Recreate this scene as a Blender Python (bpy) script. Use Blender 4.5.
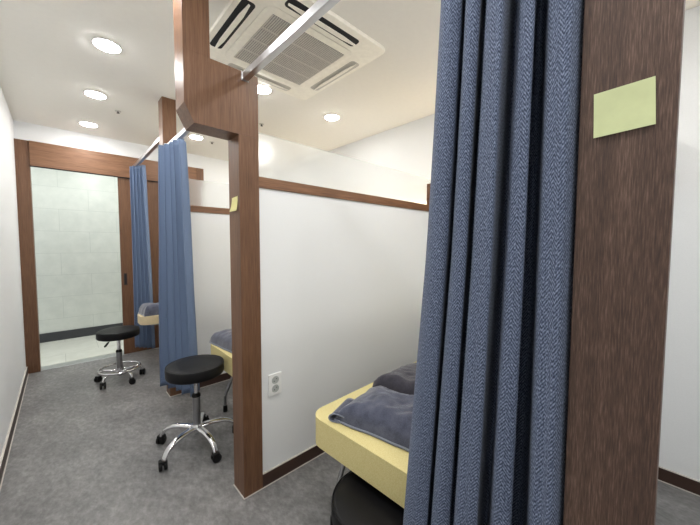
import bpy, bmesh, math, random
from mathutils import Vector, Matrix, noise

for o in list(bpy.data.objects):
    bpy.data.objects.remove(o)
SC = bpy.context.scene
COL = SC.collection
random.seed(7)

# ------------------------------------------------------------------ camera
EYE = Vector((0.0, 0.0, 1.25))
YAW, PITCH, ROLL, FPX = 0.7539, -0.0532, 0.0025, 308.06
F = Vector((math.sin(YAW)*math.cos(PITCH), math.cos(YAW)*math.cos(PITCH), math.sin(PITCH)))
R = Vector((math.cos(YAW), -math.sin(YAW), 0))
U = R.cross(F)
R2 = R*math.cos(ROLL) + U*math.sin(ROLL)
U2 = U*math.cos(ROLL) - R*math.sin(ROLL)
cam_data = bpy.data.cameras.new('camera')
cam = bpy.data.objects.new('camera', cam_data)
COL.objects.link(cam)
cam.matrix_world = Matrix(((R2.x, U2.x, -F.x, EYE.x), (R2.y, U2.y, -F.y, EYE.y), (R2.z, U2.z, -F.z, EYE.z), (0, 0, 0, 1)))
cam_data.sensor_width = 36.0
cam_data.sensor_fit = 'HORIZONTAL'
cam_data.lens = FPX/700*36.0
cam_data.clip_start = 0.02
SC.camera = cam

# ------------------------------------------------------------------ world, exposure
world = bpy.data.worlds.new('world')
SC.world = world
world.use_nodes = True
world.node_tree.nodes['Background'].inputs[0].default_value = (0.9, 0.95, 1.0, 1)
world.node_tree.nodes['Background'].inputs[1].default_value = 0.3
SC.view_settings.view_transform = 'Standard'
SC.view_settings.look = 'None'
SC.view_settings.gamma = 1.0
SC.view_settings.use_curve_mapping = False
SC.view_settings.exposure = 1.0
LAMP_CORRIDOR = 70.0      # emission strength of the corridor downlights
LAMP_BAY = 66.0           # emission strength of the downlights over the beds
LAMP_LOBBY = 95.0         # the lamps in the room behind the sliding door
LED_STRIP = 2.9           # the warm strip on the ledge of the back wall

# ------------------------------------------------------------------ measured plan (metres)
XL, XP, W1, D1, H = -0.283, 0.621, 0.0995, 0.124, 2.4242
Y0, Y1, Y2, YD = 0.0, 1.419, 2.829, 4.295     # near, middle and inner post fronts; sliding door wall
Y0 = 0.008
XBL, XBU = 2.31, 2.458                        # back wall below / above the ledge
ZR0, ZR1, ZG = 1.537, 1.591, 1.822            # rail bottom, rail top, glass top


# ------------------------------------------------------------------ node helpers
def srgb(r, g, b):
    def c(v):
        v /= 255.0
        return v/12.92 if v <= 0.04045 else ((v+0.055)/1.055)**2.4
    return (c(r), c(g), c(b), 1.0)


class NT:
    def __init__(self, name):
        self.m = bpy.data.materials.new(name)
        self.m.use_nodes = True
        self.t = self.m.node_tree
        self.t.nodes.clear()
        self.out = self.n('ShaderNodeOutputMaterial')

    def n(self, kind, **kw):
        nd = self.t.nodes.new(kind)
        for k, v in kw.items():
            if k.startswith('i_'):
                key = k[2:]
                nd.inputs[int(key) if key.isdigit() else key.replace('_', ' ')].default_value = v
            else:
                setattr(nd, k, v)
        return nd

    def l(self, a, ai, b, bi):
        self.t.links.new(a.outputs[ai], b.inputs[bi])

    def bsdf(self, color, rough=0.5, metallic=0.0, spec=0.5):
        b = self.n('ShaderNodeBsdfPrincipled')
        b.inputs['Base Color'].default_value = color
        b.inputs['Roughness'].default_value = rough
        b.inputs['Metallic'].default_value = metallic
        b.inputs['Specular IOR Level'].default_value = spec
        self.l(b, 0, self.out, 0)
        return b

    def coords(self, scale=(1, 1, 1), kind='Object', rot=(0, 0, 0)):
        tc = self.n('ShaderNodeTexCoord')
        mp = self.n('ShaderNodeMapping')
        mp.inputs['Scale'].default_value = scale
        mp.inputs['Rotation'].default_value = rot
        self.l(tc, kind, mp, 0)
        return mp

    def noise(self, mp, scale, detail=4, rough=0.55):
        x = self.n('ShaderNodeTexNoise')
        x.inputs['Scale'].default_value = scale
        x.inputs['Detail'].default_value = detail
        x.inputs['Roughness'].default_value = rough
        self.l(mp, 0, x, 'Vector')
        return x

    def ramp(self, src, out, stops):
        r = self.n('ShaderNodeValToRGB')
        while len(r.color_ramp.elements) < len(stops):
            r.color_ramp.elements.new(0.5)
        for e, (p, c) in zip(r.color_ramp.elements, stops):
            e.position = p
            e.color = c
        self.l(src, out, r, 0)
        return r

    def bump(self, src, out, b, strength=0.2, dist=0.002):
        bp = self.n('ShaderNodeBump')
        bp.inputs['Strength'].default_value = strength
        bp.inputs['Distance'].default_value = dist
        self.l(src, out, bp, 'Height')
        self.l(bp, 0, b, 'Normal')
        return bp


def plain(name, color, rough=0.5, metallic=0.0, spec=0.5, bump=None, var=0.04):
    t = NT(name)
    b = t.bsdf(color, rough, metallic, spec)
    mp = t.coords()
    nz = t.noise(mp, 35 if bump is None else bump[0], 3)
    c0 = tuple(min(1, v*(1-var)) for v in color[:3])+(1,)
    c1 = tuple(min(1, v*(1+var)) for v in color[:3])+(1,)
    rp = t.ramp(nz, 0, [(0.3, c0), (0.7, c1)])
    t.l(rp, 0, b, 'Base Color')
    if bump:
        t.bump(nz, 0, b, bump[1], bump[2])
    return t.m


def wood(name, dark, mid, light, axis='z', rough=0.42, fine=210, st=0.035):
    t = NT(name)
    b = t.bsdf(mid, rough, 0, 0.4)
    sc = {'z': (1, 1, st), 'x': (st, 1, 1), 'y': (1, st, 1)}[axis]
    mp = t.coords(sc)
    n1 = t.noise(mp, fine, 5, 0.6)
    n2 = t.noise(mp, 34, 3, 0.5)
    mix = t.n('ShaderNodeMath', operation='MULTIPLY_ADD')
    mix.inputs[1].default_value = 0.7
    t.l(n1, 0, mix, 0)
    m2 = t.n('ShaderNodeMath', operation='MULTIPLY')
    m2.inputs[1].default_value = 0.3
    t.l(n2, 0, m2, 0)
    t.l(m2, 0, mix, 2)
    rp = t.ramp(mix, 0, [(0.34, dark), (0.5, mid), (0.66, light)])
    t.l(rp, 0, b, 'Base Color')
    t.bump(n1, 0, b, 0.12, 0.001)
    return t.m


def emitter(name, color, strength):
    t = NT(name)
    e = t.n('ShaderNodeEmission')
    e.inputs[0].default_value = color
    e.inputs[1].default_value = strength
    t.l(e, 0, t.out, 0)
    return t.m


M = {}
M['wall'] = plain('white_wallpaper', srgb(238, 240, 241), 0.75, 0, 0.25, (260, 0.15, 0.0012), 0.02)
M['ceiling'] = plain('matt_white_ceiling', srgb(246, 244, 238), 0.85, 0, 0.2, None, 0.01)
WD, WM, WL = srgb(87, 60, 43), srgb(111, 79, 57), srgb(129, 95, 71)
M['wood'] = wood('walnut_veneer', WD, WM, WL, 'z')
M['wood_x'] = wood('walnut_veneer_rail', srgb(102, 72, 52), srgb(127, 91, 66), srgb(145, 107, 80), 'x')
M['wood_y'] = wood('walnut_veneer_ledge', WD, WM, WL, 'y')
M['wood_near'] = wood('dark_oak_veneer', srgb(58, 43, 36), srgb(80, 60, 50), srgb(116, 93, 80), 'z', 0.5, 560, 0.06)
M['base'] = plain('dark_brown_skirting', srgb(62, 42, 34), 0.45)
M['bead'] = plain('pale_sealant', srgb(205, 200, 192), 0.6)
M['chrome'] = plain('chrome', (0.80, 0.80, 0.82, 1), 0.12, 1.0)
M['steel'] = plain('grey_steel_tube', (0.33, 0.33, 0.34, 1), 0.28, 1.0)
M['alu'] = plain('satin_aluminium', (0.62, 0.63, 0.65, 1), 0.32, 1.0)
M['vinyl'] = plain('black_vinyl', srgb(12, 12, 15), 0.48, 0, 0.24, (420, 0.12, 0.0006))
M['rubber'] = plain('black_rubber', srgb(13, 13, 14), 0.5, 0, 0.3)
M['plastic'] = plain('white_plastic', srgb(246, 247, 246), 0.4)
M['acplastic'] = plain('ivory_plastic', srgb(250, 247, 236), 0.45)
M['socket'] = plain('socket_grey', srgb(186, 190, 188), 0.45)
M['dark'] = plain('dark_opening', srgb(24, 25, 32), 0.7)
M['grille'] = plain('grey_grille', srgb(206, 203, 196), 0.5)
M['grille_back'] = plain('grille_filter', srgb(112, 112, 116), 0.8)
M['note'] = plain('pale_green_paper', srgb(198, 205, 157), 0.8)
M['note2'] = plain('pale_yellow_paper', srgb(232, 224, 158), 0.8)
M['darktile'] = plain('dark_grey_skirting', srgb(58, 60, 64), 0.4)
M['handle'] = plain('dark_handle_metal', srgb(70, 64, 60), 0.35, 0.8)
M['lampring'] = plain('lamp_ring', srgb(245, 245, 243), 0.4)
M['lamp_c'] = emitter('downlight_glow_white', (1.0, 0.985, 0.965, 1), LAMP_CORRIDOR)
M['lamp_b'] = emitter('downlight_glow_bay', (1.0, 0.97, 0.925, 1), LAMP_BAY)
M['lamp_l'] = emitter('downlight_glow_lobby', (0.98, 1.0, 0.975, 1), LAMP_LOBBY)
M['led'] = emitter('warm_strip_glow', (1.0, 0.80, 0.54, 1), LED_STRIP)


def floor_mat():
    t = NT('grey_vinyl_floor')
    b = t.bsdf(srgb(120, 119, 119), 0.42, 0, 0.4)
    mp = t.coords((1, 0.6, 1), rot=(0, 0, 0.6))
    n1 = t.noise(mp, 4.5, 8, 0.68)
    n2 = t.noise(mp, 42, 6, 0.7)
    add = t.n('ShaderNodeMath', operation='MULTIPLY_ADD')
    add.inputs[1].default_value = 0.5
    t.l(n1, 0, add, 0)
    m2 = t.n('ShaderNodeMath', operation='MULTIPLY')
    m2.inputs[1].default_value = 0.5
    t.l(n2, 0, m2, 0)
    t.l(m2, 0, add, 2)
    rp = t.ramp(add, 0, [(0.36, srgb(98, 97, 98)), (0.5, srgb(126, 125, 125)), (0.64, srgb(156, 155, 154))])
    t.l(rp, 0, b, 'Base Color')
    r2 = t.ramp(n1, 0, [(0.3, (0.34,)*3+(1,)), (0.7, (0.5,)*3+(1,))])
    t.l(r2, 0, b, 'Roughness')
    t.bump(n2, 0, b, 0.08, 0.001)
    return t.m


M['floor'] = floor_mat()


def tile_mat(name, c0, c1, grout, w, h, axis='xz', rough=0.3):
    t = NT(name)
    b = t.bsdf(c0, rough, 0, 0.45)
    tc = t.n('ShaderNodeTexCoord')
    sep = t.n('ShaderNodeSeparateXYZ')
    t.l(tc, 'Object', sep, 0)
    cmb = t.n('ShaderNodeCombineXYZ')
    t.l(sep, 0, cmb, 0)
    t.l(sep, 2 if axis == 'xz' else 1, cmb, 1)
    br = t.n('ShaderNodeTexBrick')
    br.offset = 0.5
    br.inputs['Scale'].default_value = 1.0
    br.inputs['Mortar Size'].default_value = 0.0022
    br.inputs['Mortar Smooth'].default_value = 0.1
    br.inputs['Brick Width'].default_value = w
    br.inputs['Row Height'].default_value = h
    t.l(cmb, 0, br, 'Vector')
    mp = t.coords((1, 1, 1))
    nz = t.noise(mp, 7, 6, 0.6)
    rp = t.ramp(nz, 0, [(0.35, c0), (0.65, c1)])
    t.l(rp, 0, br, 'Color1')
    t.l(rp, 0, br, 'Color2')
    br.inputs['Mortar'].default_value = grout
    t.l(br, 0, b, 'Base Color')
    return t.m


M['tilewall'] = tile_mat('pale_stone_tiles', srgb(212, 217, 210), srgb(222, 226, 219), srgb(198, 204, 197), 0.6, 0.287, 'xz', 0.4)
M['tilefloor'] = tile_mat('pale_floor_tiles', srgb(216, 218, 208), srgb(224, 226, 217), srgb(186, 188, 180), 0.6, 0.6, 'xy', 0.25)


def cloth_mat(name, dark, mid, light):
    """blue herringbone weave on a UV map in metres"""
    t = NT(name)
    b = t.bsdf(mid, 0.85, 0, 0.15)
    b.inputs['Sheen Weight'].default_value = 0.06
    b.inputs['Sheen Roughness'].default_value = 0.5
    uv = t.n('ShaderNodeUVMap')
    sep = t.n('ShaderNodeSeparateXYZ')
    t.l(uv, 0, sep, 0)
    pp = t.n('ShaderNodeMath', operation='PINGPONG')
    pp.inputs[1].default_value = 0.0115
    t.l(sep, 0, pp, 0)
    ad = t.n('ShaderNodeMath', operation='MULTIPLY_ADD')
    ad.inputs[1].default_value = 1.5
    t.l(pp, 0, ad, 0)
    t.l(sep, 1, ad, 2)
    ml = t.n('ShaderNodeMath', operation='MULTIPLY')
    ml.inputs[1].default_value = 2*math.pi/0.0076
    t.l(ad, 0, ml, 0)
    sn = t.n('ShaderNodeMath', operation='SINE')
    t.l(ml, 0, sn, 0)
    mp = t.n('ShaderNodeMapping')
    mp.inputs['Scale'].default_value = (330, 190, 1)
    t.l(uv, 0, mp, 0)
    nz = t.noise(mp, 1.0, 2, 0.6)
    m2 = t.n('ShaderNodeMath', operation='MULTIPLY_ADD')
    m2.inputs[1].default_value = 0.125
    t.l(sn, 0, m2, 0)
    t.l(nz, 0, m2, 2)
    rp = t.ramp(m2, 0, [(0.28, dark), (0.5, mid), (0.74, light)])
    t.l(rp, 0, b, 'Base Color')
    t.bump(m2, 0, b, 0.25, 0.0008)
    return t.m


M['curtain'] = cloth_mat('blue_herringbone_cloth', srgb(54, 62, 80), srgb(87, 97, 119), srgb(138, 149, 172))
M['curtain_far'] = cloth_mat('blue_herringbone_cloth_lit', srgb(78, 92, 118), srgb(110, 127, 156), srgb(142, 160, 188))  # same cloth as the near curtain, with the brighter light put into its colour


def towel_mat(name, dark, light, ribs=0):
    t = NT(name)
    b = t.bsdf(light, 0.95, 0, 0.1)
    b.inputs['Sheen Weight'].default_value = 0.5
    mp = t.coords()
    n1 = t.noise(mp, 28, 4, 0.6)
    n2 = t.noise(mp, 330, 3, 0.7)
    mix = t.n('ShaderNodeMath', operation='MULTIPLY_ADD')
    mix.inputs[1].default_value = 0.5
    t.l(n1, 0, mix, 0)
    m2 = t.n('ShaderNodeMath', operation='MULTIPLY')
    m2.inputs[1].default_value = 0.5
    t.l(n2, 0, m2, 0)
    t.l(m2, 0, mix, 2)
    rp = t.ramp(mix, 0, [(0.36, dark), (0.64, light)])
    t.l(rp, 0, b, 'Base Color')
    t.bump(n2, 0, b, 0.55, 0.003)
    return t.m


M['towel'] = towel_mat('slate_terry_cloth', srgb(64, 68, 84), srgb(98, 102, 120))
M['towel_hem'] = towel_mat('slate_towel_hem', srgb(112, 118, 132), srgb(140, 146, 160))
M['blanket'] = towel_mat('charcoal_terry_cloth', srgb(52, 51, 60), srgb(82, 80, 90))


def leather_mat():
    t = NT('pale_yellow_vinyl')
    b = t.bsdf(srgb(232, 219, 162), 0.45, 0, 0.4)
    mp = t.coords()
    vo = t.n('ShaderNodeTexVoronoi')
    vo.inputs['Scale'].default_value = 260
    t.l(mp, 0, vo, 'Vector')
    rp = t.ramp(vo, 0, [(0.0, srgb(236, 224, 168)), (0.7, srgb(222, 207, 144))])
    t.l(rp, 0, b, 'Base Color')
    t.bump(vo, 0, b, 0.35, 0.0015).invert = True
    return t.m


M['bedvinyl'] = leather_mat()
M['cream'] = plain('cream_vinyl', srgb(222, 204, 168), 0.5)


def frosted():
    t = NT('frosted_glass')
    g = t.n('ShaderNodeBsdfPrincipled')
    g.inputs['Base Color'].default_value = (0.96, 0.98, 0.98, 1)
    g.inputs['Roughness'].default_value = 0.22
    g.inputs['IOR'].default_value = 1.35
    g.inputs['Transmission Weight'].default_value = 1.0
    nz = t.noise(t.coords(), 600, 2)
    t.bump(nz, 0, g, 0.03, 0.0005)
    tr = t.n('ShaderNodeBsdfTranslucent')
    tr.inputs[0].default_value = (0.93, 0.95, 0.95, 1)
    df = t.n('ShaderNodeBsdfDiffuse')
    df.inputs[0].default_value = (0.88, 0.9, 0.9, 1)
    m1 = t.n('ShaderNodeMixShader')
    m1.inputs[0].default_value = 0.5
    t.l(tr, 0, m1, 1)
    t.l(df, 0, m1, 2)
    m2 = t.n('ShaderNodeMixShader')
    m2.inputs[0].default_value = 0.2
    t.l(g, 0, m2, 1)
    t.l(m1, 0, m2, 2)
    t.l(m2, 0, t.out, 0)
    return t.m


M['frost'] = frosted()


# ------------------------------------------------------------------ mesh helpers
def box(bm, x0, x1, y0, y1, z0, z1, bev=0.0, seg=2):
    vs = [bm.verts.new((x, y, z)) for x in (x0, x1) for y in (y0, y1) for z in (z0, z1)]
    idx = [(0, 1, 3, 2), (4, 6, 7, 5), (0, 4, 5, 1), (2, 3, 7, 6), (0, 2, 6, 4), (1, 5, 7, 3)]
    fs = [bm.faces.new([vs[i] for i in f]) for f in idx]
    if bev > 0:
        es = list({e for f in fs for e in f.edges})
        bmesh.ops.bevel(bm, geom=es, offset=bev, segments=seg, affect='EDGES', profile=0.5)
    return bm


def lathe(bm, prof, seg=32, c=(0, 0, 0)):
    """prof: list of (r, z), closed with caps where r is 0"""
    rings = []
    for r, z in prof:
        if r < 1e-6:
            rings.append([bm.verts.new((c[0], c[1], c[2]+z))])
        else:
            rings.append([bm.verts.new((c[0]+r*math.cos(2*math.pi*i/seg), c[1]+r*math.sin(2*math.pi*i/seg), c[2]+z)) for i in range(seg)])
    for a, b in zip(rings, rings[1:]):
        for i in range(seg):
            j = (i+1) % seg
            if len(a) == 1 and len(b) == 1:
                continue
            if len(a) == 1:
                bm.faces.new((a[0], b[j], b[i]))
            elif len(b) == 1:
                bm.faces.new((a[i], a[j], b[0]))
            else:
                bm.faces.new((a[i], a[j], b[j], b[i]))
    return bm


def catmull(pts, n):
    pts = [Vector(p) for p in pts]
    out = []
    for i in range(len(pts)-1):
        p0 = pts[i-1] if i else pts[0]*2-pts[1]
        p1, p2 = pts[i], pts[i+1]
        p3 = pts[i+2] if i+2 < len(pts) else p2*2-p1
        for k in range(n):
            t = k/n
            out.append(0.5*((2*p1)+(p2-p0)*t+(2*p0-5*p1+4*p2-p3)*t*t+(3*p1-p0-3*p2+p3)*t**3))
    out.append(pts[-1])
    return out


def tube(bm, pts, rad, seg=12, closed=False, flat=1.0):
    pts = [Vector(p) for p in pts]
    n = len(pts)
    if not isinstance(rad, (list, tuple)):
        rad = [rad]*n
    rings = []
    for i, p in enumerate(pts):
        if closed:
            d = pts[(i+1) % n]-pts[i-1]
        else:
            d = pts[min(i+1, n-1)]-pts[max(i-1, 0)]
        d.normalize()
        up = Vector((0, 0, 1)) if abs(d.z) < 0.95 else Vector((1, 0, 0)) if abs(d.x) < 0.9 else Vector((0, 1, 0))
        a = d.cross(up).normalized()
        b = a.cross(d).normalized()
        rings.append([bm.verts.new(p+(a*math.cos(2*math.pi*k/seg)+b*math.sin(2*math.pi*k/seg)*flat)*rad[i]) for k in range(seg)])
    for i in range(n if closed else n-1):
        A, B = rings[i], rings[(i+1) % n]
        for k in range(seg):
            j = (k+1) % seg
            bm.faces.new((A[k], A[j], B[j], B[k]))
    if not closed:
        bm.faces.new(list(reversed(rings[0])))
        bm.faces.new(rings[-1])
    return bm


def prism_xz(bm, poly, y0, y1):
    a = [bm.verts.new((x, y0, z)) for x, z in poly]
    b = [bm.verts.new((x, y1, z)) for x, z in poly]
    bm.faces.new(a)
    bm.faces.new(list(reversed(b)))
    n = len(poly)
    for i in range(n):
        j = (i+1) % n
        bm.faces.new((a[j], a[i], b[i], b[j]))
    return bm


def prism_xy(bm, poly, z0, z1, bev=0.0, seg=3):
    a = [bm.verts.new((x, y, z0)) for x, y in poly]
    b = [bm.verts.new((x, y, z1)) for x, y in poly]
    f0 = bm.faces.new(list(reversed(a)))
    f1 = bm.faces.new(b)
    n = len(poly)
    for i in range(n):
        j = (i+1) % n
        bm.faces.new((a[i], a[j], b[j], b[i]))
    if bev:
        bmesh.ops.bevel(bm, geom=list(f0.edges)+list(f1.edges), offset=bev, segments=seg, affect='EDGES', profile=0.5)
    return bm


def rounded(x0, x1, y0, y1, r, n=8):
    out = []
    for cx, cy, a0 in ((x1-r, y1-r, 0), (x0+r, y1-r, 90), (x0+r, y0+r, 180), (x1-r, y0+r, 270)):
        for k in range(n+1):
            a = math.radians(a0+90*k/n)
            out.append((cx+r*math.cos(a), cy+r*math.sin(a)))
    return out


def obj(name, bm, mat, parent=None, smooth=None, label=None, shift=None):
    """links ONE mesh object; shift moves world-measured geometry into its parent's frame"""
    if shift is not None:
        bmesh.ops.translate(bm, verts=bm.verts, vec=-Vector(shift))
    bmesh.ops.recalc_face_normals(bm, faces=bm.faces)
    me = bpy.data.meshes.new(name)
    bm.to_mesh(me)
    bm.free()
    me.materials.append(mat)
    if smooth:
        me.polygons.foreach_set('use_smooth', [True]*len(me.polygons))
        if smooth is not True:
            me.set_sharp_from_angle(angle=math.radians(smooth))
    o = bpy.data.objects.new(name, me)
    COL.objects.link(o)
    if parent:
        o.parent = parent
    if label:
        o['label'] = label
    return o


def B(*a, **k):
    return box(bmesh.new(), *a, **k)


def struct(name, bm, mat, parent=None, smooth=None):
    o = obj(name, bm, mat, parent, smooth)
    if parent is None:
        o['kind'] = 'structure'
    return o


def thing(name, label, cat, loc=(0, 0, 0), rz=0, group=None):
    o = bpy.data.objects.new(name, None)
    COL.objects.link(o)
    o.empty_display_size = 0.1
    o.location = loc
    o.rotation_euler = (0, 0, rz)
    return tag(o, label, cat, group)


def tag(o, label, cat, group=None):
    o['label'] = label
    o['category'] = cat
    if group:
        o['group'] = group
    return o


def copy_tree(o, parent=None):
    c = o.copy()
    COL.objects.link(c)
    if parent:
        c.parent = parent
    for ch in list(o.children):
        copy_tree(ch, c)
    return c


# ------------------------------------------------------------------ the setting
YF = -1.6
YW = YD+0.03
struct('floor', B(XL-0.1, XBU+0.1, YF, YD+0.075, -0.1, 0), M['floor'])
struct('ceiling', B(XL-0.1, XBU+0.1, YF, YW+0.1, H, H+0.1), M['ceiling'])
struct('wall_left', B(XL-0.1, XL, YF, YW, 0, H), M['wall'])
struct('wall_front', B(XL-0.1, XBU+0.1, YF-0.1, YF, 0, H), M['wall'])
bm = B(XL-0.1, -0.195, YW, YW+0.1, 0, H)
box(bm, 0.95, XBU+0.1, YW, YW+0.1, 0, H)
box(bm, -0.195, 0.95, YW, YW+0.1, 2.08, H)
struct('wall_far', bm, M['wall'])
bm = B(XBL, XBU+0.1, Y0+0.06, YW, 0, ZR0+0.035)
box(bm, XBU, XBU+0.1, Y0+0.06, YW, ZR0+0.035, H)
box(bm, XBL, XBU+0.1, YF, Y0+0.06, 0, H)
struct('wall_right', bm, M['wall'])

# partitions between the bays: wall, skirting, rail
parts = [('wall_near', Y0, 0.038, 1), ('wall_middle', Y1, 0.012, 2), ('wall_inner', Y2, 0.012, 3)]
for nm, yf, rec, k in parts:
    ya, yb = yf+rec, yf+D1-0.012
    struct(nm, B(XP+W1, XBL, ya, yb, 0, ZR0), M['wall'])
    struct('trim_%d' % k, B(XP+W1, 2.272, ya-0.008, yb+0.008, ZR0, ZR1, 0.002), M['wood_x'])
    bb = bmesh.new()
    if k > 1:
        box(bb, XP+W1, XBL-0.012, yf, ya, 0, 0.069, 0.0015)
    box(bb, XP+W1, XBL-0.012, yb, yb+0.012, 0, 0.069, 0.0015)
    struct('baseboard_'+nm[5:], bb, M['base'])
    sb = bmesh.new()
    if k > 1:
        box(sb, XP+W1, XBL-0.012, yf-0.005, yf, 0, 0.003)
        box(sb, XP+W1, XBL-0.012, yf+0.002, ya, 0.069, 0.072)
    else:
        box(sb, XP+W1, XBL-0.012, yb+0.012, yb+0.017, 0, 0.003)
    struct('trim_%d' % (k+3), sb, M['bead'])
# ledge boards along the back wall, one in every bay, with a warm strip behind each
spans = [(Y0+D1-0.05, Y1+0.056), (Y1+0.068, Y2+0.056), (Y2+0.068, YW)]
for k, (a, b) in enumerate(spans):
    struct('trim_%d' % (7+k), B(2.272, XBL, a, b, ZR0-0.004, 1.776 if k == 0 else 1.598, 0.002), M['wood_y'])
struct('baseboard_left', B(XL, XL+0.012, YF, YD-0.01, 0, 0.07, 0.0015), M['base'])
bm = B(XL+0.012, XL+0.017, YF, YD-0.01, 0, 0.003)
box(bm, XL, XL+0.010, YF, YD-0.01, 0.07, 0.074)
struct('trim_10', bm, M['bead'])
bm = bmesh.new()
for a, b in ((YF, Y0+0.03), (Y0+D1, Y1), (Y1+D1, Y2), (Y2+D1, YW)):
    box(bm, XBL-0.012, XBL, a, b, 0, 0.07, 0.0015)
struct('baseboard_right', bm, M['base'])
bm = B(XBL-0.012, XBL-0.002, YF, Y0+0.03, 0.07, 0.073)
box(bm, XBL-0.017, XBL-0.012, YF, Y0+0.03, 0, 0.003)
struct('trim_11', bm, M['bead'])
struct('baseboard_far', B(1.40, XBL, YW-0.012, YW, 0, 0.07, 0.0015), M['base'])

# sliding door: head, jamb, leaf, threshold
bm = B(-0.186, 1.305, YD-0.028, YW, 2.012, 2.246, 0.002)
struct('trim_12', bm, M['wood_x'])
struct('trim_13', B(-0.291, -0.187, YD-0.014, YW+0.1, 0, 2.246, 0.002), M['wood'])
struct('trim_14', B(1.306, 1.39, YD-0.030, YW, 2.012, 2.246, 0.002), M['wood'])
door = struct('door_1', B(0.49, 1.372, YD-0.004, YW-0.004, 0.008, 2.010, 0.0015), M['wood'])
bm = B(0.512, 0.543, YD-0.0065, YD-0.0035, 0.80, 0.935, 0.001)
hd = obj('door_handle', bm, M['handle'], door, label='dark recessed finger pull')
bm = B(0.519, 0.536, YD-0.0072, YD-0.0062, 0.812, 0.923, 0.0004)
obj('finger_recess', bm, M['dark'], hd)
struct('trim_15', B(-0.186, 0.95, YD-0.005, YW+0.10, 0.0, 0.006, 0.002), M['alu'])
struct('trim_16', B(-0.186, 1.29, YD-0.022, YD-0.006, 2.004, 2.012), M['dark'])

# the tiled lobby behind the door
LY = 5.56
struct('floor_lobby', B(-2.2, 2.6, YD+0.075, LY+0.1, -0.1, -0.001), M['tilefloor'])
struct('wall_lobby', B(-2.2, 2.6, LY, LY+0.1, 0, H+0.1), M['tilewall'])
struct('baseboard_lobby', B(-2.2, 2.6, LY-0.015, LY, 0, 0.115, 0.002), M['darktile'])
struct('ceiling_lobby', B(-2.2, 2.6, YW+0.1, LY+0.1, H, H+0.1), M['ceiling'])
bm = B(-2.2, -2.1, YW+0.1, LY, 0, H)
box(bm, 2.5, 2.6, YW+0.1, LY, 0, H)
struct('wall_lobby_ends', bm, M['wall'])


# ------------------------------------------------------------------ posts
def bead_around(x0, x1, y0, y1):
    bm = B(x0-0.005, x1, y0-0.005, y0, 0, 0.003)
    box(bm, x0-0.005, x0, y0, y1, 0, 0.003)
    return bm


def straight_post(label, yf, mat, dep=D1):
    t = thing('wooden_post', label, 'post', (XP, yf, 0))
    obj('shaft', B(0, W1, 0, dep, 0, H, 0.0018), mat, t)
    obj('sealant_bead', bead_around(0, W1, 0, dep), M['bead'], t, label='thin pale sealant line at the floor')
    return t


straight_post('broad dark brown wooden post in the foreground with the large green note on it', Y0, M['wood_near'], 0.1105)
straight_post('farthest brown wooden post, its lower half hidden by a blue curtain', Y2, M['wood'])
t = thing('wooden_post', 'brown wooden post in the middle whose top steps sideways beside the air conditioner', 'post', (XP, Y1, 0))
S = (XP, Y1, 0)
ZB, ZT = 1.769, 2.059
obj('shaft', B(XP, XP+W1, Y1, Y1+D1, 0, ZB, 0.0018), M['wood'], t, shift=S)
bm = prism_xz(bmesh.new(), [(0.392, ZT), (0.392, ZB+0.075), (0.43, ZB), (XP+W1, ZB), (XP+W1, ZT)], Y1, Y1+D1)
obj('offset_block', bm, M['wood'], t, shift=S)
obj('upper_shaft', B(0.392, 0.4995, Y1, Y1+D1, ZT, H, 0.0012), M['wood'], t, shift=S)
obj('sealant_bead', bead_around(XP, XP+W1, Y1, Y1+D1), M['bead'], t, label='thin pale sealant line at the floor', shift=S)

# ------------------------------------------------------------------ frosted glass panels on the rails
glab = ['frosted glass panel on the partition beside the near post',
        'frosted glass panel on the long brown rail right of the middle post',
        'small visible stretch of frosted glass behind the second curtain, above the far rail']
for (nm, yf, rec, k), lb in zip(parts, glab):
    g = obj('glass_panel', B(XP+W1+0.001, XBU-0.001, yf+0.058, yf+0.066, ZR1, ZG), M['frost'])
    tag(g, lb, 'glass panel', 'frosted glass panels above the partitions')


# ------------------------------------------------------------------ downlights
def downlight(loc, label, mat, group, proto={}):
    if mat.name not in proto:
        t = thing('ceiling_light', label, 'ceiling light', loc, 0, group)
        bm = lathe(bmesh.new(), [(0.063, 0), (0.074, 0), (0.074, -0.003), (0.070, -0.006), (0.064, -0.006), (0.063, 0)], 36)
        obj('trim_ring', bm, M['lampring'], t, 40)
        bm = lathe(bmesh.new(), [(0, -0.0135), (0.03, -0.013), (0.050, -0.0115), (0.060, -0.0085), (0.0628, -0.004), (0.0628, -0.0005), (0, -0.0004)], 36)
        obj('diffuser', bm, mat, t, 60, label='glowing white diffuser')
        proto[mat.name] = t
        return t
    c = copy_tree(proto[mat.name])
    c.location = loc
    return tag(c, label, 'ceiling light', group)


CG, BG = 'downlights along the corridor ceiling', 'downlights over the beds'
for y, lb in ((2.345, 'round white downlight in the corridor ceiling, nearest and largest of the row of three'),
              (3.152, 'round white downlight in the corridor ceiling, middle one of the row of three'),
              (3.963, 'round white downlight in the corridor ceiling, farthest of three, just above the sliding door')):
    downlight((0.24, y, H), lb, M['lamp_c'], CG)
for y in (1.535, 0.725, -0.085, -0.9):
    downlight((0.24, y, H), 'round white downlight in the corridor ceiling overhead, outside the picture', M['lamp_c'], CG)
for x, y, lb in ((1.142, 2.185, 'round downlight right behind the air conditioner, half hidden by the middle post'),
                 (1.845, 2.21, 'round downlight in the cream ceiling right of the air conditioner'),
                 (1.11, 3.62, 'round downlight seen low under the stepped block of the middle post'),
                 (1.845, 3.62, 'round downlight blurred behind the frosted glass beside the middle post')):
    downlight((x, y, H), lb, M['lamp_b'], BG)
for x, y in ((1.13, 0.78), (1.845, 0.79), (1.13, -0.7), (1.845, -0.7)):
    downlight((x, y, H), 'round downlight over the near bed bay, outside the picture', M['lamp_b'], BG)
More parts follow.
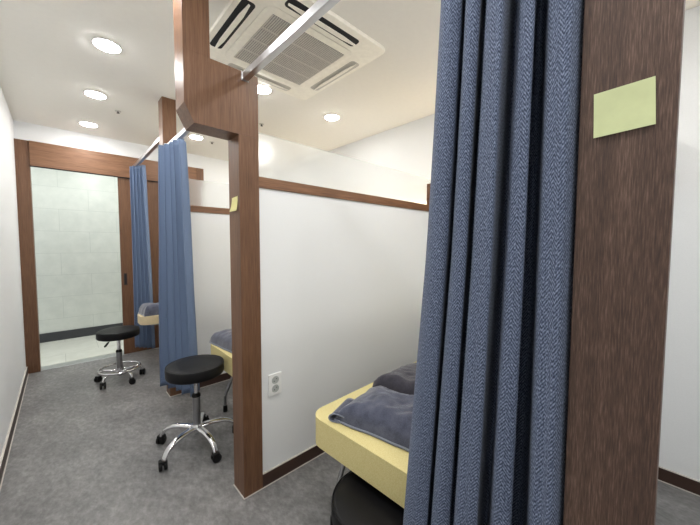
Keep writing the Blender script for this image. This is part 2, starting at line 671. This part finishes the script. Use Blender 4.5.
for x in (-0.6, 0.35, 1.3):
    downlight((x, 4.98, H), 'round downlight in the lobby behind the sliding door, hidden by the door head', M['lamp_l'], 'downlights in the tiled lobby')

for (a, b), lb in zip(spans, ('near bed', 'second bed', 'far bed')):
    s = obj('light_strip', B(2.335, 2.355, a+0.04, b-0.04, ZR0+0.0352, 1.774 if lb == 'near bed' else 1.640, 0.002), M['led'])
    tag(s, 'warm light strip glowing behind the brown ledge board at the head of the '+lb, 'light strip', 'warm strips behind the ledge boards')

for x, y, lb in ((0.408, 3.402, 'tiny dark sprinkler head in the corridor ceiling beside the middle downlight'),
                 (1.293, 3.668, 'tiny dark sprinkler head next to the downlight under the stepped block of the post'),
                 (1.455, 2.80, 'tiny sprinkler head at the far edge of the cream ceiling beside the middle post')):
    t = thing('sprinkler', lb, 'sprinkler', (x, y, H), 0, 'sprinkler heads in the ceiling')
    obj('escutcheon', lathe(bmesh.new(), [(0, 0), (0.024, 0), (0.022, -0.004), (0.010, -0.006), (0, -0.006)], 20), M['grille'], t, 40)
    obj('head', lathe(bmesh.new(), [(0, -0.006), (0.007, -0.006), (0.005, -0.016), (0.012, -0.018), (0.012, -0.020), (0, -0.020)], 14), M['handle'], t, 40)

# ------------------------------------------------------------------ ceiling air conditioner
AX, AY = 1.045, 1.66
ac = thing('air_conditioner', 'square ivory ceiling cassette air conditioner with a grey intake grille', 'air conditioner', (AX, AY, H))
bm = prism_xy(bmesh.new(), rounded(-0.412, 0.412, -0.425, 0.425, 0.03, 5), -0.022, -0.0003, 0.008, 3)
obj('panel', bm, M['acplastic'], ac, 40)
bm = prism_xy(bmesh.new(), rounded(-0.285, 0.285, -0.285, 0.285, 0.05, 6), -0.026, -0.0215, 0.003, 2)
obj('grille_frame', bm, M['acplastic'], ac, 40)
bm = B(-0.237, 0.237, -0.237, 0.237, -0.0270, -0.0255)
obj('filter', bm, M['grille_back'], ac, label='grey filter behind the grille slats')
bm = bmesh.new()
for i in range(40):
    x = -0.234+0.468*i/39
    box(bm, x-0.0036, x+0.0036, -0.236, 0.236, -0.0305, -0.0268)
for y in (-0.118, 0, 0.118):
    box(bm, -0.236, 0.236, y-0.004, y+0.004, -0.0315, -0.0268)
obj('grille', bm, M['grille'], ac)
for i in range(4):
    ang = math.pi/2*i
    rot = Matrix.Rotation(ang, 4, 'Z')
    ofs = 0.352
    bm = prism_xy(bmesh.new(), rounded(-0.228, 0.228, ofs-0.034, ofs+0.034, 0.02, 5), -0.0232, -0.0205)
    bm.transform(rot)
    sl = obj('air_outlet', bm, M['dark' if i in (1, 2) else 'grille'], ac, label='dark air outlet slot' if i in (1, 2) else 'closed pale air outlet')
    bm = bmesh.new()
    op = 0.004 if i in (1, 2) else 0.001
    n = 14
    tp, bt = [], []
    for k in range(n+1):
        x = -0.220+0.44*k/n
        e = min(k, n-k)
        w = 0.004+0.009*min(1, e/3)
        for lst, dz in ((tp, 0), (bt, -0.004)):
            lst.append((bm.verts.new((x, ofs-w, -0.0285-op+dz)), bm.verts.new((x, ofs+w*0.8, -0.0275-op*0.4+dz))))
    for k in range(n):
        bm.faces.new((tp[k][0], tp[k][1], tp[k+1][1], tp[k+1][0]))
        bm.faces.new((bt[k][0], bt[k+1][0], bt[k+1][1], bt[k][1]))
        for s in (0, 1):
            bm.faces.new((tp[k][s], tp[k+1][s], bt[k+1][s], bt[k][s]))
    for k in (0, n):
        bm.faces.new((tp[k][0], tp[k][1], bt[k][1], bt[k][0]))
    bm.transform(rot)
    obj('louver', bm, M['acplastic'], ac)


# ------------------------------------------------------------------ curtain rods
def rod(label, x, z0, y0, y1):
    t = thing('curtain_rod', label, 'curtain rod', (x, (y0+y1)/2, z0), 0, 'aluminium curtain rods across the bays')
    L = (y1-y0)/2
    obj('bar', B(-0.014, 0.014, -L+0.003, L-0.003, 0, 0.034, 0.002), M['alu'], t)
    for s in (-1, 1):
        obj('end_bracket', B(-0.018, 0.018, min(s*L, s*(L-0.004)), max(s*L, s*(L-0.004)), -0.003, 0.037, 0.001), M['steel'], t)
    return t


rod('square aluminium curtain rod overhead in front of the air conditioner', 0.655, 2.020, Y0+0.1105, Y1)
rod('square aluminium curtain rod coming out below the stepped block of the middle post', 0.655, 2.020, Y1+D1, Y2)
rod('short square aluminium curtain rod left of the farthest post, running to the sliding door head', 0.640, 2.118, Y2+D1, YD-0.028)


# ------------------------------------------------------------------ curtains
def curtain(label, path, z_top, z_bot, nz, loc, mat='curtain'):
    """path(t_z) -> list of (x, y); t_z runs 0 at the top to 1 at the hem"""
    rows = []
    for j in range(nz+1):
        f = j/nz
        rows.append((z_top+(z_bot-z_top)*f, path(f)))
    bm = bmesh.new()
    uvl = bm.loops.layers.uv.new('UVMap')
    n = len(rows[0][1])
    mid = rows[nz//2][1]
    ul = [0.0]
    for a, b in zip(mid, mid[1:]):
        ul.append(ul[-1]+math.hypot(a[0]-b[0], a[1]-b[1]))
    V = [[bm.verts.new((x-loc[0], y-loc[1], z-loc[2])) for x, y in pr] for z, pr in rows]
    for j in range(nz):
        for i in range(n-1):
            f = bm.faces.new((V[j][i], V[j][i+1], V[j+1][i+1], V[j+1][i]))
            for lp, (jj, ii) in zip(f.loops, ((j, i), (j, i+1), (j+1, i+1), (j+1, i))):
                lp[uvl].uv = (ul[ii], rows[jj][0])
    t = thing('curtain', label, 'curtain', loc, 0, 'blue cloth curtains gathered at the posts')
    o = obj('cloth', bm, M[mat], t, True)
    md = o.modifiers.new('thick', 'SOLIDIFY')
    md.thickness = 0.0022
    # stitched hem along the bottom and heading tape with hooks at the top
    z0, p0 = rows[0]
    for k in range(2, n-1, max(3, n//9)):
        x, y = p0[k]
        bm = tube(bmesh.new(), [(x-loc[0], y-loc[1], z_top-0.03-loc[2]), (x-loc[0], y-loc[1], z_top-loc[2]), (loc[3]-loc[0] if len(loc) > 3 else 0, y-loc[1], z_top+0.008-loc[2])], 0.0016, 6)
        obj('hook', bm, M['steel'], t, True, label='small metal curtain hook under the rod')
    return t


CP = [(.1222, .652), (.1258, .625), (.134, .603), (.150, .608), (.168, .620), (.184, .665), (.206, .745), (.226, .765), (.238, .740), (.215, .67), (.193, .620),
      (.207, .608), (.224, .622), (.243, .665), (.262, .715), (.268, .700), (.256, .645), (.247, .606), (.268, .603), (.290, .618), (.310, .665), (.330, .705),
      (.333, .690), (.315, .645), (.305, .624), (.322, .610), (.341, .624), (.360, .665), (.378, .700), (.378, .68), (.362, .648), (.358, .632), (.385, .620), (.413, .636),
      (.430, .668), (.426, .705), (.40, .728)]


def near_path(f):
    z = 2.012+(0.155-2.012)*f
    if z > 1.22:
        s = 1.0-0.10*min(1, (z-1.22)/0.58)
    else:
        s = 1.0+0.17*min(1.3, (1.22-z)/0.67)
    out = []
    for i, (y, x) in enumerate(CP):
        w = min(1, max(0, (i-4)/4))
        si = 1+(s-1)*w
        amp = 1.0 if z < 1.8 or i < 5 else 1.0-0.45*(z-1.8)/0.21
        sway = 0.004*math.sin(i*1.7+f*5)
        out.append((0.655+(x-0.655)*amp+sway*(0 if i < 3 else 1), 0.122+(y-0.122)*si, 0))
    return [(p.x, p.y) for p in catmull(out, 5)]


curtain('large blue herringbone curtain hanging in the foreground beside the dark brown post', near_path, 2.012, 0.155, 60, (0.655, 0.29, 0.0))


def fold_path(top_a, top_b, bot_a, bot_b, folds, amp0, amp1, seed):
    rnd = random.Random(seed)
    ph = [rnd.uniform(-0.5, 0.5) for _ in range(folds+1)]
    am = [rnd.uniform(0.65, 1.2) for _ in range(folds+1)]

    def path(f):
        g = f**0.8
        a = Vector(top_a)*(1-g)+Vector(bot_a)*g
        b = Vector(top_b)*(1-g)+Vector(bot_b)*g
        d = (b-a)
        nrm = Vector((-d.y, d.x)).normalized()
        out = []
        n = folds*12
        for i in range(n+1):
            s = i/n
            k = min(folds-1, int(s*folds))
            A = (amp0*(1-f)+amp1*f)*(am[k]*(1-(s*folds-k))+am[k+1]*(s*folds-k))
            w = s*folds*2*math.pi+ph[k]*0.0
            off = math.sin(w)*A
            slide = math.sin(2*w)*0.22*abs(d.length)/folds
            p = a+d*s+nrm*off+d.normalized()*slide*0.6
            wob = 0.006*noise.noise(Vector((s*9, f*2.5, seed)))
            out.append((p.x+wob, p.y))
        return out
    return path


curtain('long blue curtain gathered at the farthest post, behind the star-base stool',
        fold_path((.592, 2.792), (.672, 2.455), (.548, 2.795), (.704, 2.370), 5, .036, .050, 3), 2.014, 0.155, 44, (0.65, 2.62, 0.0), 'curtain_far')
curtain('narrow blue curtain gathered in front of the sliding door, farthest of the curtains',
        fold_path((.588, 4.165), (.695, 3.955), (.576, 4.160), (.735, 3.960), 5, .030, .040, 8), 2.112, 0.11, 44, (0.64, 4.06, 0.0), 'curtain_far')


# ------------------------------------------------------------------ stools
def caster(parent, x, y, ang):
    bm = bmesh.new()
    for s in (-1, 1):
        w = lathe(bmesh.new(), [(0, -0.009), (0.021, -0.009), (0.025, -0.006), (0.025, 0.006), (0.021, 0.009), (0, 0.009)], 20)
        w.transform(Matrix.Translation((x, y, 0.025)) @ Matrix.Rotation(ang, 4, 'Z') @ Matrix.Translation((0, s*0.0125, 0)) @ Matrix.Rotation(math.pi/2, 4, 'X'))
        me = bpy.data.meshes.new('tmp')
        w.to_mesh(me)
        w.free()
        bm.from_mesh(me)
        bpy.data.meshes.remove(me)
    hood = prism_xy(bmesh.new(), rounded(-0.02, 0.016, -0.022, 0.022, 0.008, 4), 0.032, 0.056, 0.006, 2)
    hood.transform(Matrix.Translation((x, y, 0)) @ Matrix.Rotation(ang, 4, 'Z'))
    me = bpy.data.meshes.new('tmp')
    hood.to_mesh(me)
    hood.free()
    bm.from_mesh(me)
    bpy.data.meshes.remove(me)
    obj('caster', bm, M['rubber'], parent, 40, label='black twin-wheel caster')


def stool(label, loc, seat_z, rot0, kind, rseat=0.165, lever=None):
    t = thing('stool', label, 'stool', loc, 0, 'round black stools on casters')
    th = 0.068
    z = seat_z
    bm = lathe(bmesh.new(), [(0, z), (rseat*0.6, z+0.001), (rseat-0.016, z-0.001), (rseat-0.005, z-0.006), (rseat, z-0.016), (rseat, z-th+0.012),
                             (rseat-0.004, z-th+0.003), (rseat-0.012, z-th), (0, z-th)], 64)
    seat = obj('seat', bm, M['vinyl'], t, 50)
    c = [(math.cos(2*math.pi*k/64)*(rseat-0.004), math.sin(2*math.pi*k/64)*(rseat-0.004), z-0.006) for k in range(64)]
    obj('piping', tube(bmesh.new(), c, 0.0026, 6, True), M['vinyl'], seat, True)
    obj('mounting_plate', lathe(bmesh.new(), [(0, z-th), (0.07, z-th), (0.07, z-th-0.006), (0.03, z-th-0.016), (0, z-th-0.016)], 24), M['rubber'], t, 40)
    zs = max(0.24, z-0.20)
    obj('gas_rod', lathe(bmesh.new(), [(0, z-th-0.012), (0.0125, z-th-0.012), (0.0125, zs-0.02), (0, zs-0.02)], 18), M['chrome'], t, 40)
    obj('sleeve', lathe(bmesh.new(), [(0, zs), (0.0215, zs), (0.0225, zs-0.004), (0.0225, 0.08), (0, 0.08)], 22), M['steel'], t, 40)
    obj('collar', lathe(bmesh.new(), [(0, zs+0.012), (0.016, zs+0.012), (0.022, zs+0.006), (0.025, zs), (0.025, zs-0.010), (0, zs-0.010)], 22), M['rubber'], t, 40)
    if lever is not None:
        bm = tube(bmesh.new(), catmull([(0, 0, z-th-0.012), (0.06, 0, z-th-0.016), (0.085, 0, z-th-0.03)], 4), 0.004, 8)
        bm.transform(Matrix.Rotation(lever, 4, 'Z'))
        lv = obj('lever', bm, M['steel'], t, True)
        bm = tube(bmesh.new(), [(0.083, 0, z-th-0.027), (0.093, 0, z-th-0.037), (0.113, 0, z-th-0.058), (0.120, 0, z-th-0.064)], [0.006, 0.011, 0.013, 0.006], 10, flat=0.6)
        bm.transform(Matrix.Rotation(lever, 4, 'Z'))
        obj('lever_paddle', bm, M['rubber'], lv, True, label='black lever paddle')
    if kind == 'star':
        obj('hub', lathe(bmesh.new(), [(0, 0.142), (0.030, 0.142), (0.036, 0.134), (0.036, 0.098), (0.028, 0.088), (0, 0.088)], 24), M['chrome'], t, 40)
        for k in range(5):
            a = rot0+2*math.pi*k/5
            ca, sa = math.cos(a), math.sin(a)
            pr = catmull([(0.02, 0, 0.118), (0.08, 0, 0.122), (0.15, 0, 0.117), (0.198, 0, 0.096), (0.224, 0, 0.066), (0.230, 0, 0.052)], 5)
            rad = [0.024-0.007*min(1, i/20) for i in range(len(pr))]
            bm = tube(bmesh.new(), pr, rad, 12, flat=0.62)
            bm.transform(Matrix.Rotation(a, 4, 'Z'))
            arm = obj('arm', bm, M['chrome'], t, True)
            caster(arm, 0.234*ca, 0.234*sa, a+random.uniform(-0.5, 0.5)+1.4)
    else:
        obj('hub', lathe(bmesh.new(), [(0, 0.120), (0.026, 0.120), (0.028, 0.112), (0.028, 0.062), (0.020, 0.050), (0, 0.050)], 22), M['chrome'], t, 40)
        ring = [(0.155*math.cos(2*math.pi*k/56), 0.155*math.sin(2*math.pi*k/56), 0.118) for k in range(56)]
        obj('foot_ring', tube(bmesh.new(), ring, 0.0085, 10, True), M['chrome'], t, True)
        for k in range(5):
            a = rot0+2*math.pi*k/5
            ca, sa = math.cos(a), math.sin(a)
            pr = catmull([(0.02, 0, 0.088), (0.08, 0, 0.096), (0.13, 0, 0.100), (0.160, 0, 0.088), (0.172, 0, 0.066), (0.175, 0, 0.050)], 5)
            bm = tube(bmesh.new(), pr, 0.0105, 12)
            bm.transform(Matrix.Rotation(a, 4, 'Z'))
            arm = obj('arm', bm, M['chrome'], t, True)
            caster(arm, 0.178*ca, 0.178*sa, a+random.uniform(-0.5, 0.5)+1.2)
    return t


stool('round black stool with a chrome five-arm star base in front of the middle post', (0.585, 2.020, 0), 0.524, math.radians(-10), 'star')
stool('round black stool with a chrome foot ring standing nearest the sliding door', (0.362, 3.500, 0), 0.480, math.radians(5), 'ring', 0.162, math.radians(205))
stool('round black stool pushed half under the near yellow bed, only its seat showing', (0.772, 0.672, 0), 0.385, math.radians(-28), 'star')


# ------------------------------------------------------------------ massage beds
def bed(label, x0, y0, y1, rz=0.0, head=None):
    """head = (length, y0, y1) of a narrow headrest pad in front of the mattress"""
    yc = (y0+y1)/2
    t = thing('massage_bed', label, 'bed', (x0, yc, 0), rz, 'pale yellow treatment beds')
    w = (y1-y0)/2
    x1 = 2.25-x0
    bm = prism_xy(bmesh.new(), rounded(0, x1, -w, w, 0.07, 10), 0.421, 0.540, 0.020, 5)
    obj('mattress', bm, M['bedvinyl'], t, 35)
    if head:
        bm = prism_xy(bmesh.new(), rounded(-head[0], -0.004, head[1]-yc, head[2]-yc, 0.075, 10), 0.456, 0.540, 0.038, 7)
        obj('headrest', bm, M['cream'], t, 35, label='narrow cream headrest pad')
        hm = (head[1]+head[2])/2-yc
        bm = B(-head[0]*0.6, 0.06, hm-0.06, hm-0.035, 0.430, 0.4561)
        box(bm, -head[0]*0.6, 0.06, hm+0.035, hm+0.06, 0.430, 0.4561)
        box(bm, -head[0]*0.6, -head[0]*0.6+0.02, hm-0.036, hm+0.036, 0.430, 0.4561)
        obj('headrest_bracket', bm, M['steel'], t)
    bm = B(0.07, x1-0.07, -w+0.035, -w+0.06, 0.398, 0.4208)
    box(bm, 0.07, x1-0.07, w-0.06, w-0.035, 0.398, 0.4208)
    for x in (0.07, x1-0.095, x1*0.5):
        box(bm, x, x+0.025, -w+0.06, w-0.06, 0.398, 0.4208)
    obj('frame', bm, M['steel'], t)
    for sx, sy in ((0, 1), (0, -1), (1, 1), (1, -1)):
        dx = 1 if sx == 0 else -1
        bx = 0.100 if sx == 0 else x1-0.100
        y = sy*(w-0.047)
        pr = catmull([(bx, y, 0.01), (bx, y, 0.10), (bx+dx*0.006, y, 0.135), (bx+dx*0.05, y, 0.23), (bx+dx*0.13, y, 0.40)], 5)
        lg = obj('leg', tube(bmesh.new(), pr, 0.011, 12), M['steel'], t, True)
        obj('rubber_foot', lathe(bmesh.new(), [(0, 0), (0.0155, 0), (0.0165, 0.004), (0.0145, 0.045), (0.011, 0.048)], 16, (bx, y, 0)), M['rubber'], lg, 40)
    return t


bed('pale yellow padded treatment bed in the near bay beside the blue foreground curtain', 0.758, 0.395, 1.048, math.radians(2.2))
bed('pale yellow padded treatment bed mostly hidden behind the middle post', 0.766, 1.740, 2.342)
bed('treatment bed whose cream headrest peeks out left of the long curtain, farthest of the beds', 0.800, 3.240, 3.842, 0.0, (0.245, 3.60, 3.865))


# ------------------------------------------------------------------ towels
def towel(name, label, cat, quad, z, height, seed, mat, hem=None, nu=46, nv=36, rib=0.0, group=None, round_=0.16, wr=1.0, roll=0.0):
    """a folded cloth lying on a bed: quad = four (x, y) corners, lower edge 0-1 first"""
    q = [Vector(p) for p in quad]
    cx = sum(p.x for p in q)/4
    cy = sum(p.y for p in q)/4
    bm = bmesh.new()
    top, bot = [], []
    for j in range(nv+1):
        v = j/nv
        rt, rb = [], []
        for i in range(nu+1):
            u = i/nu
            p = (q[0]*(1-u)+q[1]*u)*(1-v)+(q[3]*(1-u)+q[2]*u)*v
            wob = 0.011*noise.noise(Vector((u*3.2+seed, v*3.2, 1.3)))
            e = min(u, 1-u, v, 1-v)/round_
            e = min(1, e)
            h = height*math.sqrt(max(0, 1-(1-e)**2))
            w = wr*(0.014*noise.noise(Vector((p.x*9+seed, p.y*11, 0.2)))+0.007*noise.noise(Vector((p.x*24+p.y*17, p.y*25+seed, 2)))+0.0022*noise.noise(Vector((p.x*70, p.y*70, seed))))
            h += w*min(1, e*1.4)
            if rib:
                h += rib*math.sin(p.x*150+p.y*70)*e
            h += roll*math.exp(-((u-0.05)**2+(v-0.05)**2)/0.02)
            h = max(0.003, h)
            px, py = p.x+wob-cx, p.y+wob-cy
            rt.append(bm.verts.new((px, py, h)))
            rb.append(bm.verts.new((px, py, 0.0)) if 0 < i < nu and 0 < j < nv else None)
        top.append(rt)
        bot.append(rb)
    for j in range(nv):
        for i in range(nu):
            bm.faces.new((top[j][i], top[j][i+1], top[j+1][i+1], top[j+1][i]))
    rim = [top[0][i] for i in range(nu+1)]+[top[j][nu] for j in range(1, nv+1)]+[top[nv][i] for i in range(nu-1, -1, -1)]+[top[j][0] for j in range(nv-1, 0, -1)]
    low = [bm.verts.new((v.co.x, v.co.y, 0.0)) for v in rim]
    n = len(rim)
    for i in range(n):
        k = (i+1) % n
        bm.faces.new((rim[i], low[i], low[k], rim[k]))
    bm.faces.new(low)
    for r in bot:
        for v in r:
            if v:
                bm.verts.remove(v)
    hem_pts = [(top[0][i].co.x, top[0][i].co.y, top[0][i].co.z+0.004) for i in range(nu+1)]
    side_pts = [(top[j][0].co.x, top[j][0].co.y, top[j][0].co.z+0.004) for j in range(nv//2, 0, -1)]
    t = thing(name, label, cat, (cx, cy, z), 0, group)
    cl = obj('cloth', bm, mat, t, True)
    if hem:
        obj('hem', tube(bmesh.new(), side_pts+hem_pts, 0.0042, 8), hem, cl, True, label='paler stitched hem')
    return t


TZ = 0.5405
towel('towel', 'thick slate grey towel spread over the end of the near yellow bed', 'towel',
      [(.792, .930), (.872, .47), (1.185, .45), (1.035, .985)], TZ, 0.096, 2.0, M['towel'], M['towel_hem'], round_=0.30, wr=1.3)
tw = bpy.data.objects.get('towel')
A, Bq, dirn = Vector((.768, .940, 0)), Vector((.828, .838, 0)), Vector((.90, .30, 0)).normalized()
prof = [(0.98, 0.004), (0.80, 0.0015), (0.5, 0.0015), (0.2, 0.002), (0.05, 0.006), (0.0, 0.016), (0.05, 0.027), (0.2, 0.034), (0.5, 0.028), (0.8, 0.014), (1.0, 0.006)]
prof = [(p.x, p.y) for p in catmull([(a, b, 0) for a, b in prof], 5)]
bm = bmesh.new()
rows = []
for k in range(9):
    f = k/8*0.13
    rows.append([bm.verts.new(A.lerp(Bq, u)+dirn*f+Vector((0, 0, TZ+0.0012+h*(1+2.0*f)))-tw.location) for u, h in prof])
for a, b in zip(rows, rows[1:]):
    for i in range(len(prof)-1):
        bm.faces.new((a[i], a[i+1], b[i+1], b[i]))
fc = obj('folded_corner', bm, M['towel'], tw, True)
md = fc.modifiers.new('thick', 'SOLIDIFY')
md.thickness = 0.003
rim = [A.lerp(Bq, u)+Vector((0, 0, TZ+0.0012+h))-tw.location for u, h in prof]
obj('hem', tube(bmesh.new(), rim, 0.0030, 8), M['towel_hem'], fc, True, label='paler stitched hem')
towel('blanket', 'dark charcoal ribbed blanket folded behind the slate towel on the near bed', 'blanket',
      [(1.068, 1.000), (1.225, .45), (1.72, .42), (1.62, 1.000)], TZ, 0.092, 5.0, M['blanket'], M['blanket'], rib=0.0022, round_=0.12)
towel('towel', 'rolled slate grey towel on the bed partly hidden behind the middle post', 'towel',
      [(.776, 2.332), (.800, 1.90), (1.10, 1.90), (1.06, 2.335)], TZ, 0.098, 9.0, M['towel'], M['towel_hem'], round_=0.25)
towel('towel', 'slate grey towel bundled on the farthest bed beside the long curtain', 'towel',
      [(.572, 3.852), (.590, 3.625), (.80, 3.63), (.79, 3.85)], TZ, 0.100, 13.0, M['towel'], M['towel_hem'], round_=0.22)

# ------------------------------------------------------------------ wall outlet
ow = thing('wall_outlet', 'white double wall outlet on the white partition right of the middle post', 'outlet', (0.799, Y1+0.012, 0.524))
bm = B(-0.0375, 0.0375, -0.009, -0.0002, -0.057, 0.057, 0.003)
obj('cover_plate', bm, M['plastic'], ow)
for zc in (0.023, -0.023):
    bm = lathe(bmesh.new(), [(0, 0.0095), (0.0175, 0.0095), (0.0195, 0.0118), (0.0205, 0.009), (0.0205, 0.007)], 28)
    bm.transform(Matrix.Translation((0, 0, zc)) @ Matrix.Rotation(math.pi/2, 4, 'X'))
    s = obj('socket', bm, M['socket'], ow, 40, label='round grey socket well')
    bm = bmesh.new()
    for dx, dz in ((-0.0068, -0.005), (0.0068, 0.005)):
        c = lathe(bmesh.new(), [(0, 0.0102), (0.0026, 0.0102), (0.0026, 0.0094), (0, 0.0094)], 12)
        c.transform(Matrix.Translation((dx, 0, zc+dz)) @ Matrix.Rotation(math.pi/2, 4, 'X'))
        me = bpy.data.meshes.new('tmp')
        c.to_mesh(me)
        c.free()
        bm.from_mesh(me)
        bpy.data.meshes.remove(me)
    obj('pin_holes', bm, M['dark'], s)


# ------------------------------------------------------------------ sticky notes
def note(label, mat, corners, curl, skew=0.0):
    """corners: (y, z) of top-left, top-right, bottom-right, bottom-left on the post face x = XP"""
    bm = bmesh.new()
    n = 24
    g = []
    (a, b, c, d) = [Vector(p) for p in corners]
    for j in range(n+1):
        v = j/n
        row = []
        for i in range(n+1):
            u = i/n
            p = (a*(1-u)+b*u)*(1-v)+(d*(1-u)+c*u)*v
            lift = curl*(v**2.2)*(1+skew*(u-0.5))
            row.append(bm.verts.new((-0.0006-lift, p.x-a.x, p.y-a.y)))
        g.append(row)
    for j in range(n):
        for i in range(n):
            bm.faces.new((g[j][i], g[j][i+1], g[j+1][i+1], g[j+1][i]))
    o = obj('sticky_note', bm, mat)
    o.location = (XP, a.x, a.y)
    md = o.modifiers.new('paper', 'SOLIDIFY')
    md.thickness = 0.00025
    md.offset = 1
    return tag(o, label, 'note', 'blank sticky notes on the posts')


note('large blank pale green sticky note on the dark foreground post', M['note'], [(.1010, 1.489), (.0320, 1.491), (.0290, 1.423), (.0985, 1.420)], 0.0035, -0.3)
note('small curled yellow sticky note on the middle post', M['note2'], [(1.507, 1.483), (1.441, 1.486), (1.441, 1.417), (1.513, 1.416)], 0.009, -0.5)
